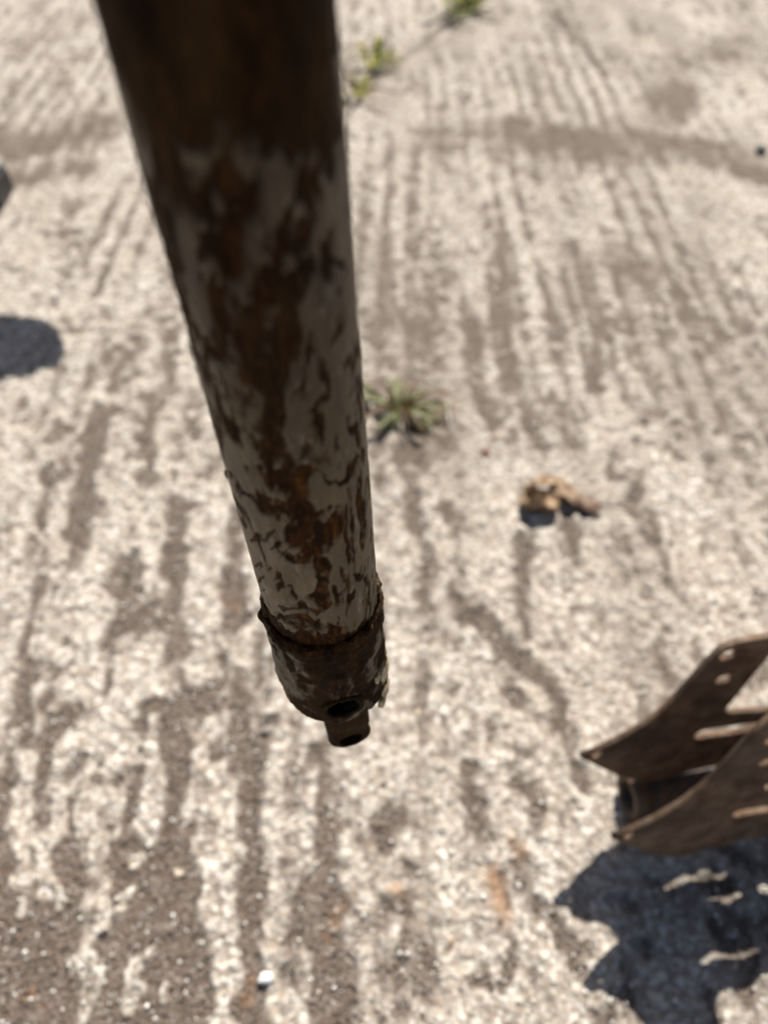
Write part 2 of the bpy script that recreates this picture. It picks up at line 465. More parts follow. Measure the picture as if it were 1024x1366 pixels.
sm.set('Base Color', sm.ramp(sm.attr('tone'), [(0, (.45, .40, .33)), (.5, (.62, .58, .5)), (1, (.8, .78, .73))]))
tag(add('pale_sand', grit_mesh('pale_sand', 7500, .0004, .0022, cm, 4), sm.m), kind='stuff')

# ------------------------------------------------------------------ the pole
def unit(v): return v / np.linalg.norm(v)
nl = unit(np.cross(ray(122, 0), ray(350, 800)))
nr = unit(np.cross(ray(450, 0), ray(503, 780)))
AX = unit(np.cross(nl, nr));  AX = AX if AX[2] < 0 else -AX            # along the pole, downwards
R_T = .021
tl = unit(np.cross(AX, nl)); tr = unit(np.cross(AX, nr))
tl = tl if tl @ CF > 0 else -tl
tr = tr if tr @ CF > 0 else -tr
half = .5 * math.acos(np.clip(tl @ tr, -1, 1))
DAX = unit(tl + tr)
P_AX = CC + DAX * R_T / math.sin(half)                                 # point of the axis nearest the lens
E1 = -DAX                                                              # towards the lens
E2 = np.cross(AX, E1)                                                  # sideways
if E2[0] < 0: E2 = -E2
def cyl_hit(px, py, r):
    d = ray(px, py); o = CC - P_AX
    dp = d - AX * (d @ AX); op = o - AX * (o @ AX)
    a, b, c = dp @ dp, 2 * dp @ op, op @ op - r * r
    disc = b * b - 4 * a * c
    t = (-b - math.sqrt(max(disc, 0))) / (2 * a)
    P = CC + d * t
    q = P - P_AX
    return q @ AX, math.atan2(q @ E2, q @ E1), P
R_S = .0226
s_weld = cyl_hit(432, 870, R_T)[0]
s_end = cyl_hit(420, 966, R_S)[0]
print('FOCUS', [round(float((P_AX + AX * q_ + E1 * R_T - CC) @ CF), 4) for q_ in (s_weld - .1, s_weld, s_end)]); print('POLE s_weld', s_weld, 's_end', s_end, 'axis', AX, 'D', R_T / math.sin(half), 'tip', P_AX + AX * s_end)

def to_world(s, th, r):
    s, th, r = np.broadcast_arrays(np.asarray(s, float), np.asarray(th, float), np.asarray(r, float))
    return P_AX + s[..., None] * AX + (np.cos(th) * r)[..., None] * E1 + (np.sin(th) * r)[..., None] * E2

RUST = [ # photo pixels on the pole: points, width px, strength (rust and grime over the old paint)
 ([(140,20),(260,30),(440,20)],110,1), ([(170,100),(300,90),(440,90)],110,1), ([(190,160),(240,150)],60,.95), ([(300,130),(400,140),(450,150)],60,.95),
 ([(225,250),(275,245)],64,1), ([(395,215),(398,300)],26,1), ([(440,170),(420,250)],24,.7), ([(375,330),(385,400)],36,.8), ([(350,360),(390,385)],30,1), ([(270,325),(295,320)],16,.9),
 ([(300,345),(310,400),(330,450)],40,.9), ([(230,320),(255,400)],12,.6), ([(365,400),(362,500),(362,640)],44,1), ([(255,440),(285,460)],26,.8), ([(340,420),(330,480)],26,.8),
 ([(300,500),(330,540)],20,.6), ([(300,560),(330,590)],18,.6), ([(395,640),(402,700)],32,.95), ([(415,628),(475,618)],17,.9), ([(488,600),(492,700)],14,.8), ([(440,715),(425,735)],30,.9),
 ([(310,640),(385,682)],11,.9), ([(330,690),(352,745)],12,.8), ([(455,690),(470,745)],14,.8), ([(470,650),(480,720)],12,.7), ([(395,740),(420,750)],18,.7), ([(380,760),(390,800)],22,.75),
 ([(405,795),(420,810)],14,.7), ([(445,780),(455,800)],18,.7), ([(480,760),(492,830)],18,.8), ([(350,808),(366,838),(400,858),(440,864),(480,852),(506,818)],34,1),
 ([(420,820),(440,840)],16,.5), ([(360,800),(380,830)],10,.6), ([(430,890),(430,960)],44,1), ([(400,870),(480,880)],26,1), ([(470,900),(505,930)],30,.9), ([(395,930),(420,965)],18,.8),
 ([(235,370),(265,470),(295,560)],46,.62), ([(310,460),(320,560)],30,.55), ([(438,505),(452,560)],14,.75), ([(418,440),(408,520)],13,.7), ([(462,455),(470,500)],10,.7), ([(440,330),(452,400)],16,.6), ([(330,230),(322,300)],14,.5), ([(470,560),(480,600)],16,.7), ([(425,590),(440,610)],14,.55),
 ([(375,900),(385,930)],10,.6), ([(500,850),(510,900)],10,.6), ([(425,480),(440,500)],16,.5), ([(470,420),(475,520)],9,.4)]
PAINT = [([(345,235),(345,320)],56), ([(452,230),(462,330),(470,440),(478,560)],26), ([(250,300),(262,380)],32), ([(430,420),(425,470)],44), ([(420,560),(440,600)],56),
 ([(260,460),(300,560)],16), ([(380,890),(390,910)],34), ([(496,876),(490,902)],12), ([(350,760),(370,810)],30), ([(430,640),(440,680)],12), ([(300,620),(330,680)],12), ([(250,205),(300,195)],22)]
def pole_marks(V):
    """rust amount on vertices of the pole"""
    q = V - P_AX
    s = q @ AX; th = np.arctan2(q @ E2, q @ E1)
    arc = th * R_T
    X3, Y3, Z3 = V[:, 0], V[:, 1], V[:, 2]
    ws = s + .012 * (NZ.fbm(X3 * 150, Y3 * 150, Z3 * 75, 4) - .5) * 2
    wa = arc + .011 * (NZ2.fbm(X3 * 150, Y3 * 150, Z3 * 60, 4) - .5) * 2
    def lay(lst, edge):
        out = np.zeros(len(V))
        for it in lst:
            pts, w = it[0], it[1]; st = it[2] if len(it) > 2 else 1
            H = [cyl_hit(*p, R_T) for p in pts]
            hw = np.mean([((h[2] - CC) @ CF) / FPX for h in H]) * w * .5
            best = np.full(len(V), 9.)
            k = .62
            for a, b in zip(H[:-1], H[1:]):
                ax, ay, bx, by = a[1] * R_T, a[0] * k, b[1] * R_T, b[0] * k
                dx, dy = bx - ax, by - ay
                t = np.clip(((wa - ax) * dx + (ws * k - ay) * dy) / (dx * dx + dy * dy + 1e-12), 0, 1)
                best = np.minimum(best, np.hypot(wa - ax - t * dx, ws * k - ay - t * dy))
            out = np.maximum(out, st * (1 - sstep(1 - edge, 1 + edge, best / hw)))
        return out
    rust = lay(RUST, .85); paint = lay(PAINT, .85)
    back = sstep(1.1, 1.6, np.abs(th))
    pr = NZ.fbm(X3 * 105, Y3 * 105, Z3 * 42, 4)
    pr2 = NZ2.fbm(X3 * 260, Y3 * 260, Z3 * 90, 3)
    base = sstep(.48, .62, pr * .65 + pr2 * .35) * .8
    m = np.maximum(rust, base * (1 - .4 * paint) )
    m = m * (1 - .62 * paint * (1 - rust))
    top = sstep(.02, -.06, s - cyl_hit(300, 150, R_T)[0])
    m = np.maximum(m, top * .9)
    tilt = .16 * np.sin(arc * 70 + s * 22)
    sl1 = NZ.fbm((arc + s * tilt) * 430, s * 0 + 3, (s - arc * tilt) * 120, 4) - .5      # slashes along the pole
    sl2 = NZ2.fbm(arc * 900, s * 0 + 8, s * 420, 3) - .5
    sl1 = sl1 * (1 - .75 * sstep(s_weld - .002, s_weld + .002, s))
    m = m + sl1 * 1.0 * (.30 + 2.6 * m * (1 - m)) + sl2 * .55 * (.3 + 2 * m * (1 - m))
    m = m + (NZ2.fbm(X3 * 230, Y3 * 230, Z3 * 120, 4) - .5) * 1.1 * (1 - sstep(s_weld - .004, s_weld + .004, s) * .5)
    low = sstep(cyl_hit(330, 560, R_T)[0], cyl_hit(340, 700, R_T)[0], s)
    m = np.maximum(m, low * sstep(.08, .20, sl1) * .55)
    m = sstep(.08 + .10 * low, .80 - .08 * low, m)
    sg = s + .06 * (NZ2.fbm(X3 * 80, Y3 * 80, Z3 * 30 + 5, 4) - .5)
    at_ = lambda yy: cyl_hit(330, yy, R_T)[0]
    dark_tone = .78 * sstep(at_(730), at_(330), sg) + .22 * sstep(at_(260), at_(60), sg)  # dark brown overlay, stronger towards the top of the pole
    dark_tone = np.maximum(dark_tone, 0.8 * sstep(s_weld - .006, s_weld + .002, s))
    return m, s, th, dark_tone

pm = M('flaking_paint_and_rust', rough=.55, spec=.45)
st_ = pm.mapping((1, 1, .35))
diag = pm.mapping((1, 1, .3), (0.5, .6, .4))
a1 = pm.noise(90, 6, .65, st_); a2 = pm.noise(420, 5, .65, st_); a3 = pm.noise(900, 3, .6); a4 = pm.noise(330, 5, .65, diag, .8); a5 = pm.noise(30, 3, .5)
mk = pm.math('ADD', pm.attr('rust'), pm.math('MULTIPLY', pm.math('SUBTRACT', a2, .5), .55))
mk = pm.ramp(mk, [(.05, 0.), (.45, .5), (.95, 1.)])
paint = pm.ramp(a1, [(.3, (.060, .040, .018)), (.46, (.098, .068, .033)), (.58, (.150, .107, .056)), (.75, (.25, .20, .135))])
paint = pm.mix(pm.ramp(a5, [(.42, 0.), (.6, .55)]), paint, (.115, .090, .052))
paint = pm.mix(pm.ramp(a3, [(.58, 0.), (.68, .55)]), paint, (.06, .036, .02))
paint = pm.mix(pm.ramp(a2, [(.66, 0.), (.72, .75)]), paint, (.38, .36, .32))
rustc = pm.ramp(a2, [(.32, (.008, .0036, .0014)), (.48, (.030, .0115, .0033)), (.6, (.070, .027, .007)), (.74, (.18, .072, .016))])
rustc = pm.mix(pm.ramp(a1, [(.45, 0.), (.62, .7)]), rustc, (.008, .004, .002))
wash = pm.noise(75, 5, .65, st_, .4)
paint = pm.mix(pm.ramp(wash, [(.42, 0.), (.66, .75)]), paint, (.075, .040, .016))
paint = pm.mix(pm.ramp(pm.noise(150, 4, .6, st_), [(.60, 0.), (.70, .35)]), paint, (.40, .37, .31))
cc = pm.mix(mk, paint, rustc)
cc = pm.mix(pm.math('MULTIPLY', pm.attr('dark_tone'), .80), cc, pm.mix(pm.ramp(wash, [(.4, 0.), (.6, 1.)]), (.036, .0205, .0085), (.010, .0042, .0016)))
sc_ = pm.math('MULTIPLY', pm.ramp(pm.noise(170, 6, .75, st_, .3), [(.56, 0.), (.66, .5)]), pm.math('SUBTRACT', 1.0, mk))
cc = pm.mix(sc_, cc, (.205, .166, .118))
pm.set('Base Color', cc)
pm.set('Specular IOR Level', pm.math('SUBTRACT', .32, pm.math('MULTIPLY', mk, .27)))
pm.set('Roughness', pm.math('ADD', pm.math('MULTIPLY', mk, .25), .50))
pm.bump(pm.math('ADD', pm.math('MULTIPLY', mk, -.5), pm.math('MULTIPLY', a2, .9)), .8, .0007)

tip = P_AX + AX * s_end
pole = empty('rusty_pole', tuple(tip))
tag(pole, 'rusty metal pole with flaking cream paint hanging upright above the concrete', 'pole')

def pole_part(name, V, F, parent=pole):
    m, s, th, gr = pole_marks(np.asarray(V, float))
    me = mesh_from(name, np.asarray(V) - tip, F, {'rust': m, 'dark_tone': gr})
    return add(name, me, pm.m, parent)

# tube
s0 = cyl_hit(300, -60, R_T)[0]
ss = np.concatenate([np.linspace(s0 - .75, s0 - .01, 60), np.arange(s0, s_weld + .004, .0007)])
th = np.linspace(0, 2 * np.pi, 300, endpoint=False)
SS, TH = np.meshgrid(ss, th, indexing='ij')
V = to_world(SS, TH, R_T + 0 * SS).reshape(-1, 3)
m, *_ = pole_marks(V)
wall = NZ.fbm(V[:, 0] * 330, V[:, 1] * 330, V[:, 2] * 140, 3) - .5
rr = R_T + (wall * .0009 * np.clip(m * 1.4, .12, 1) - .00038 * m)
V = to_world(SS, TH, rr.reshape(SS.shape)).reshape(-1, 3)
cap = len(V)
V = np.concatenate([V, to_world(np.array([s0 - .75]), 0, 0)])
F = [tuple(f) for f in grid_faces(len(ss), len(th), True)[:, ::-1]] + [(j, cap, (j + 1) % len(th)) for j in range(len(th))]
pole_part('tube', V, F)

# end sleeve: a wider socket with a rounded lower rim, hollow, a pin hole through its front wall
prof = [(s_weld - .0005, .0214), (s_weld + .0012, .0222), (s_weld + .004, R_S)]
prof += [(q, R_S) for q in np.linspace(s_weld + .0055, s_end - .006, 46)]
prof += [(s_end - .006 + .006 * math.sin(a), R_S - .0045 * (1 - math.cos(a))) for a in np.linspace(.12, math.pi / 2, 12)]
prof += [(s_end, .0120), (s_end, .0004)]
prof = [(s_weld - .0005, .0004)] + prof
pr_ = np.array(prof)
ns, nth = len(prof), 240
th2 = np.linspace(0, 2 * np.pi, nth, endpoint=False)
SS, TH = np.meshgrid(pr_[:, 0], th2, indexing='ij')
RR = np.repeat(pr_[:, 1][:, None], nth, 1)
W = to_world(SS, TH, RR).reshape(-1, 3)
lump = (NZ.fbm(W[:, 0] * 210, W[:, 1] * 210, W[:, 2] * 210, 4) - .5).reshape(SS.shape)
lump2 = (NZ2.fbm(W[:, 0] * 60, W[:, 1] * 60, W[:, 2] * 60, 2) - .5).reshape(SS.shape)
RR = RR + np.where(RR > .0165, lump * .0022 + lump2 * .0022, 0)
W = to_world(SS + lump2 * .0015 * (RR > .0165), TH, RR).reshape(-1, 3)
Fs = [tuple(f) for f in grid_faces(ns, nth, True)[:, ::-1]] + [tuple(range(nth)), tuple((ns - 1) * nth + j for j in range(nth))[::-1]]
sleeve_me = mesh_from('end_sleeve', W - tip, Fs)

def cylinder_me(P0, P1, r, n=40, squash=1.0, up=None):
    """cutting tool: closed cylinder between two points"""
    d = unit(P1 - P0)
    u_ = np.cross(d, AX); u_ = unit(u_); w_ = np.cross(d, u_)
    a = np.linspace(0, 2 * np.pi, n, endpoint=False)
    ring = lambda P: P + np.cos(a)[:, None] * u_ * r + np.sin(a)[:, None] * w_ * r * squash
    V = np.concatenate([ring(P0), ring(P1)])
    F = [(j, (j + 1) % n, n + (j + 1) % n, n + j) for j in range(n)] + [tuple(range(n))[::-1], tuple(range(n, 2 * n))]
    return mesh_from('cutter', V, F, smooth=False)

def fix_normals(me):
    bm = bmesh.new(); bm.from_mesh(me); bmesh.ops.recalc_face_normals(bm, faces=bm.faces); bm.to_mesh(me); bm.free()

def cut(me, cutters):
    fix_normals(me)
    o = bpy.data.objects.new('tmp', me); COL.objects.link(o)
    cs = []
    for c in cutters:
        fix_normals(c)
        k = bpy.data.objects.new('tmp_c', c); COL.objects.link(k); cs.append(k)
        md = o.modifiers.new('b', 'BOOLEAN'); md.operation = 'DIFFERENCE'; md.object = k; md.solver = 'EXACT'
    dg = bpy.context.evaluated_depsgraph_get()
    res = bpy.data.meshes.new_from_object(o.evaluated_get(dg))
    for k in cs: bpy.data.objects.remove(k)
    bpy.data.objects.remove(o)
    return res

hs, hth, hP = cyl_hit(458, 944, R_S)
hn = unit(math.cos(hth) * E1 + math.sin(hth) * E2)
sleeve_me = cut(sleeve_me, [cylinder_me(hP - tip + hn * .02, hP - tip - hn * .030, .0073, 44, 1.05)])
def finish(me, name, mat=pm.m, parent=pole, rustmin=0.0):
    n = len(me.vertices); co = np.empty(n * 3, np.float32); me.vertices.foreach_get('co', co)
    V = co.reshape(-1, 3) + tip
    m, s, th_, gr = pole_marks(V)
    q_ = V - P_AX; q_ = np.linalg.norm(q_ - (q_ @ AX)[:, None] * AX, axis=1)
    bore = ((name == 'end_sleeve') & (q_ < R_S - .0028) & (q_ > .001) & (s < s_end - .0025)).astype(float)  # pin hole interior darkened; its shade is put into the colour
    set_attr(me, 'rust', np.maximum(np.maximum(m, rustmin), bore)); set_attr(me, 'dark_tone', np.maximum(gr, bore))
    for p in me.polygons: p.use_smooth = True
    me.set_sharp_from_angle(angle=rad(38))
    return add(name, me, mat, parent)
sleeve = finish(sleeve_me, 'end_sleeve')

# worn lip round the pin hole
def torus(c, nrm, R, r, n=40, k=10, sq=1.0, rough=.0):
    u_ = unit(np.cross(nrm, AX)); w_ = np.cross(nrm, u_)
    V = []
    for i in range(n):
        a = 2 * math.pi * i / n
        d = u_ * math.cos(a) + w_ * math.sin(a) * sq
        for j in range(k):
            b = 2 * math.pi * j / k
            V.append(c + d * (R + r * math.cos(b)) + nrm * r * math.sin(b))
    V = np.array(V)
    if rough: V = V + nrm * ((NZ.fbm(V[:, 0] * 500, V[:, 1] * 500, V[:, 2] * 500, 2) - .5) * rough)[:, None]
    F = [(i * k + j, ((i + 1) % n) * k + j, ((i + 1) % n) * k + (j + 1) % k, i * k + (j + 1) % k) for i in range(n) for j in range(k)]
    return V, F
V, F = torus(hP - hn * .0002, hn, .0076, .0011, rough=.0012)
me = mesh_from('hole_lip', V - tip, F)
finish(me, 'hole_lip', parent=sleeve, rustmin=.9)

# weld bead: a lumpy ring between tube and sleeve
n, k = 260, 12
a = np.linspace(0, 2 * np.pi, n, endpoint=False)
V = []
for i in range(n):
    base = to_world(s_weld, a[i], R_T)
    dr = math.cos(a[i]) * E1 + math.sin(a[i]) * E2
    for j in range(k):
        b = 2 * math.pi * j / k
        V.append(base + dr * .0021 * math.cos(b) + AX * (.0036 * math.sin(b) - .0008))
V = np.array(V)
q = (NZ.fbm(V[:, 0] * 260, V[:, 1] * 260, V[:, 2] * 260, 3) - .5)
drv = V - (P_AX + ((V - P_AX) @ AX)[:, None] * AX)
V = V + drv / np.linalg.norm(drv, axis=1)[:, None] * q[:, None] * .0042
F = [(i * k + j, i * k + (j + 1) % k, ((i + 1) % n) * k + (j + 1) % k, ((i + 1) % n) * k + j) for i in range(n) for j in range(k)]
me = mesh_from('weld_bead', V - tip, F); finish(me, 'weld_bead', rustmin=.85)

# scale flakes lifting at the rim on the right and left
def flake(px, py, r, L, Wd, seed, name='rust_flake', out=.0016, mat=pm.m, rustmin=.55):
    s_, t_, P_ = cyl_hit(px, py, r)
    side = math.cos(t_) * E1 + math.sin(t_) * E2
    g_ = np.random.default_rng(seed)
    me = stone_mesh(name, (Wd, out * 2, L), seed, .35, 3)
    tan = np.cross(AX, side)
    co = np.array([v_.co for v_ in me.vertices])
    Wv = co[:, :1] * tan + co[:, 1:2] * side + co[:, 2:3] * AX
    Wv = Wv + (to_world(s_, t_, r) - tip)
    me.vertices.foreach_set('co', Wv.astype(np.float32).ravel())
    return finish(me, name, mat=mat, rustmin=rustmin)
yl = M('yellowed_paint_flake', rough=.5)
yl.set('Base Color', yl.ramp(yl.noise(500), [(.35, (.16, .10, .045)), (.5, (.42, .34, .19)), (.65, (.6, .53, .36))]))
flake(505, 800, R_T, .019, .009, 3, out=.0022)
flake(508, 822, R_T + .0005, .012, .007, 8, out=.0020)
flake(503, 783, R_T, .008, .005, 14, out=.0014)
flake(350, 812, R_T, .014, .006, 5, out=.0014)
flake(349, 826, R_T, .008, .006, 9, out=.0016)
flake(299, 632, R_T, .004, .003, 21, out=.0008)
flake(513, 895, R_S, .014, .010, 6, 'paint_flake', .0016, yl.m)
flake(514, 915, R_S, .012, .009, 7, 'paint_flake', .0015, yl.m)
flake(510, 935, R_S, .010, .009, 17, 'paint_flake', .0013, yl.m)
flake(503, 905, R_S, .009, .004, 18, 'paint_flake', .0009, yl.m)

# tang: the blunt lug with a pin hole that sticks out under the sleeve
tn = unit(math.cos(hth + .05) * E1 + math.sin(hth + .05) * E2)
tt = np.cross(AX, tn)
tt = tt if tt[0] > 0 else -tt
TW, TD, TL, TOP = .0196, .0120, .0385, .0005
tc = tip + tn * .0115 + tt * .0006
def tang_me():
    n_, V_, rows = 64, [], []
    zs = np.concatenate([np.linspace(0, TL - .005, 26), TL - .005 + .005 * np.sin(np.linspace(.15, math.pi / 2, 9))])
    for z_ in zs:
        e_ = max(0., (z_ - (TL - .005)) / .005)
        k_ = 1 - .42 * (1 - math.sqrt(max(0, 1 - e_ * e_)))
        for i_ in range(n_):
            a_ = 2 * math.pi * i_ / n_
            ca, sa = math.cos(a_), math.sin(a_)
            u_ = math.copysign(abs(ca) ** .68, ca) * TW / 2 * k_
            w_ = math.copysign(abs(sa) ** .68, sa) * TD / 2 * (1 - .55 * (1 - k_) / .42)
            V_.append(tc - tip + tt * u_ + tn * w_ + AX * (z_ - TOP))
    V_ = np.array(V_)
    q_ = NZ.fbm(V_[:, 0] * 260, V_[:, 1] * 260, V_[:, 2] * 260, 3) - .5
    c_ = (V_ - (tc - tip)); c_ = c_ - (c_ @ AX)[:, None] * AX
    V_ = V_ + c_ * (q_ * .16)[:, None]
    m_ = len(zs)
    return mesh_from('tang', V_, [tuple(f_) for f_ in grid_faces(m_, n_, True)] + [tuple(range(n_))[::-1], tuple((m_ - 1) * n_ + j for j in range(n_))])
hole_c = tc - tip + AX * (TL - TOP - .0095)
me = cut(tang_me(), [cylinder_me(hole_c + tn * .02, hole_c - tn * .004, .0054, 36, 1.0)])
tang = finish(me, 'tang', rustmin=.95)

# ------------------------------------------------------------------ rusty frame of two toothed plates on a pipe
PHI, LEAN = rad(10), rad(7)
D1 = np.array([math.cos(PHI), math.sin(PHI), 0]); N0 = np.array([-math.sin(PHI), math.cos(PHI), 0])
D2 = math.cos(LEAN) * np.array([0, 0, 1.]) + math.sin(LEAN) * N0
DN = np.cross(D1, D2)
TA = np.array([.1575, .247, .1025]); TB = np.array([.172, .186, .098])

outline = [(0, 0), (.012, .006), (.030, .019), (.046, .034), (.058, .052), (.068, .078), (.076, .104), (.083, .119), (.092, .1255),
           (.122, .1265), (.128, .121), (.126, .108), (.119, .075), (.112, .042), (.1115, .036), (.114, .031), (.120, .0285), (.150, .0225), (.175, .021)]
lower = [(.175, -.055), (.145, -.0555), (.118, -.0575), (.098, -.060), (.078, -.0615), (.060, -.0585), (.040, -.043), (.019, -.021), (.006, -.0065)]
full = outline + [(.35 - a_, b_) for a_, b_ in outline[-2::-1]] + [(.35 - a_, b_) for a_, b_ in lower[:0:-1]] + lower
def slot(x0, y0, x1, y1, w, n=8):
    ang = math.atan2(y1 - y0, x1 - x0); pts = []
    for (cx, cy, base) in ((x1, y1, ang - math.pi / 2), (x0, y0, ang + math.pi / 2)):
        for i in range(n + 1):
            a_ = base + math.pi * i / n
            pts.append((cx + w * math.cos(a_), cy + w * math.sin(a_)))
    return pts
holes = [slot(.102, .0035, .149, .0005, .0072), slot(.0895, .1125, .0935, .1135, .0056), slot(.0955, .081, .0995, .082, .0056),
         slot(.0120, -.0008, .0150, .0008, .0042)]
holes += [[(.35 - a_, b_) for a_, b_ in h_] for h_ in holes]

def plate_mesh(name, full):
    cu = bpy.data.curves.new(name, 'CURVE'); cu.dimensions = '2D'; cu.fill_mode = 'BOTH'
    cu.extrude = .0018; cu.bevel_depth = .0007; cu.bevel_resolution = 2
    for pts in [full] + holes:
        sp = cu.splines.new('POLY'); sp.points.add(len(pts) - 1)
        for p, (a_, b_) in zip(sp.points, pts): p.co = (a_, b_, 0, 1)
        sp.use_cyclic_u = True
    o = bpy.data.objects.new('tmp', cu); COL.objects.link(o)
    dg = bpy.context.evaluated_depsgraph_get()
    me = bpy.data.meshes.new_from_object(o.evaluated_get(dg))
    bpy.data.objects.remove(o)
    me.name = name
    return me
rp = M('rusty_plate', rough=.75, spec=.3)
r1 = rp.noise(45, 6, .65); r2 = rp.noise(260, 5, .6); r3 = rp.noise(900, 3, .6)
pc = rp.ramp(r1, [(.3, (.055, .031, .018)), (.48, (.145, .090, .054)), (.60, (.22, .148, .095)), (.75, (.31, .23, .165))])
pc = rp.mix(rp.ramp(r2, [(.53, 0.), (.66, .55)]), pc, (.21, .090, .034))
pc = rp.mix(rp.ramp(r3, [(.58, 0.), (.7, .5)]), pc, (.045, .024, .015))
pc = rp.mix(rp.ramp(rp.noise(16, 4, .6), [(.40, .55), (.56, 0.)]), pc, (.036, .021, .013))
rp.set('Base Color', pc); rp.set('Roughness', rp.ramp(r1, [(.35, .8), (.65, .5)])); rp.bump(rp.math('ADD', rp.math('ADD', r2, r3), r1), 1.0, .0014)

frame = empty('toothed_frame', (float(TA[0] + .17), .222, 0))
tag(frame, 'rusty brown frame of two pierced toothed plates resting on a pipe', 'metal frame')
fo = np.array(frame.location)
def taller(p):
    a_ = min(p[0], .35 - p[0])
    k_ = min(max((a_ - .03) / .05, 0), 1)
    return (p[0] + (-.004 * k_ if p[0] < .175 else .004 * k_) * (p[1] > 0), p[1] * (1 + .17 * k_) if p[1] > 0 else p[1] + .004 * min(max((a_ - .07) / .03, 0), 1))
for T, pme in ((TA, plate_mesh('plate', full)), (TB, plate_mesh('plate', [taller(p_) for p_ in full]))):
    o = add('plate', pme, rp.m, frame)
    mt = Matrix((( D1[0], D2[0], DN[0], T[0] - fo[0]), (D1[1], D2[1], DN[1], T[1] - fo[1]), (D1[2], D2[2], DN[2], T[2] - fo[2]), (0, 0, 0, 1)))
    o.matrix_local = mt
# spacer bolts joining the plates, out past the notch
for a_, b_ in ((.160, -.025), (.235, -.025)):
    Pa = TA + D1 * a_ + D2 * b_; Pb = TB + D1 * (a_ - .009) + D2 * (b_ + .004)
    d_ = unit(Pa - Pb)
    o = add('spacer', tube_mesh('spacer', [Pb - d_ * .008 - fo, Pa + d_ * .008 - fo], [.008, .008], 20), rp.m, frame)
    for P_ in (Pb - d_ * .006, Pa + d_ * .006):
        add('nut', tube_mesh('nut', [P_ - d_ * .004 - fo, P_ + d_ * .004 - fo], [.0125, .0125], 6), rp.m, o)
# pipe lying on the ground under the plates
pipe_m = M('dark_pipe', rough=.6, spec=.4)
pipe_m.set('Base Color', pipe_m.ramp(pipe_m.noise(120, 5), [(.35, (.030, .022, .017)), (.55, (.065, .045, .032)), (.7, (.14, .08, .045))]))
pr0 = np.array([.214, .2435, .0205])
pts = [pr0 + D1 * q_ for q_ in np.linspace(0, .29, 30)]
radii = [.0195 + .0006 * math.sin(i_ * 2.1) for i_ in range(30)]
pme2 = tube_mesh('pipe', [p_ - fo for p_ in pts], radii, 40, inner=.72)
add('pipe', pme2, pipe_m.m, frame)
cm_ = tube_mesh('pipe_collar', [pts[0] - D1 * .0005 - fo, pts[0] + D1 * .013 - fo], [.0208, .0208], 40, inner=.70)
add('pipe_collar', cm_, rp.m, frame)
# feet carrying the far end, out of the frame to the right
for q_, yy in ((.285, .0), (.285, -.055)):
    Pf = np.array([.214, .2435, 0]) + D1 * q_ + np.array([.0, yy, 0])
    add('foot', tube_mesh('foot', [Pf + np.array([0, 0, .0]) - fo, Pf + np.array([0, 0, .06]) - fo], [.016, .012], 16), rp.m, frame)

# ------------------------------------------------------------------ black stand at the left edge, mostly out of the frame
bk = M('black_iron', rough=.45, spec=.5)
bk.set('Base Color', bk.ramp(bk.noise(90, 5), [(.35, (.012, .012, .014)), (.6, (.03, .03, .032)), (.75, (.07, .055, .045))]))
wt = M('painted_highlight', rough=.5)  # sunlit highlight on top of the foot, painted in as white
wt.set('Base Color', wt.ramp(wt.noise(160, 4), [(.4, (.3, .29, .27)), (.55, (.62, .61, .58))]))
foot_p = gnd(0, 284)
SX, SY = float(foot_p[0]) - .078, float(foot_p[1]) + .045
stand = empty('iron_stand', (SX, SY, 0))
tag(stand, 'black iron stand with a highlight painted on the top of its foot, cut off at the left', 'stand')
bm = bmesh.new(); bmesh.ops.create_cube(bm, size=1)
for v_ in bm.verts: v_.co = (v_.co.x * .16, v_.co.y * .09, (v_.co.z + .5) * .055 - .004)
bmesh.ops.bevel(bm, geom=bm.edges[:], offset=.008, segments=3, affect='EDGES')
me = bpy.data.meshes.new('foot'); bm.to_mesh(me); bm.free(); add('foot', me, bk.m, stand)
bm = bmesh.new(); bmesh.ops.create_cube(bm, size=1)
for v_ in bm.verts: v_.co = (v_.co.x * .152, v_.co.y * .082, (v_.co.z + .5) * .010 + .0505)
bmesh.ops.bevel(bm, geom=bm.edges[:], offset=.0025, segments=2, affect='EDGES')
me = bpy.data.meshes.new('highlight_strip'); bm.to_mesh(me); bm.free(); add('highlight_strip', me, wt.m, stand)
# unseen post, arm and head, added to drop a shadow on the slab
sh = gnd(-8, 466)
hs_ = .72
hd = sh + S * hs_
add('shadow_post', tube_mesh('shadow_post', [(-.05, 0, .05), (-.10, .05, .30), (-.12, .10, hd[2] - .02)], [.016, .015, .014], 16), bk.m, stand)
pa_ = np.array([-.12 + SX, .10 + SY, hd[2] - .02])
add('shadow_arm', tube_mesh('shadow_arm', [pa_ - np.array([SX, SY, 0]), hd - np.array([SX, SY, .012])], [.013, .012], 16), bk.m, stand)
hv, hf = [], []
na = 60
for zz, kk in ((0, .2), (0, .97), (.006, 1.0), (.018, 1.0), (.022, .96), (.022, .2)):
    for i_ in range(na):
        a_ = 2 * math.pi * i_ / na
        r_ = (1 + .06 * math.cos(3 * a_ + .6) + .05 * math.cos(5 * a_ + 2)) * kk
        hv.append((hd[0] - SX + math.cos(a_) * .098 * r_, hd[1] - SY + math.sin(a_) * .075 * r_, hd[2] - .011 + zz))
for q_ in range(5):
    for i_ in range(na): hf.append((q_ * na + i_, q_ * na + (i_ + 1) % na, (q_ + 1) * na + (i_ + 1) % na, (q_ + 1) * na + i_))
hf.append(tuple(range(na))[::-1]); hf.append(tuple(5 * na + i_ for i_ in range(na)))
add('shadow_plate', mesh_from('shadow_plate', hv, hf, smooth=False), bk.m, stand)

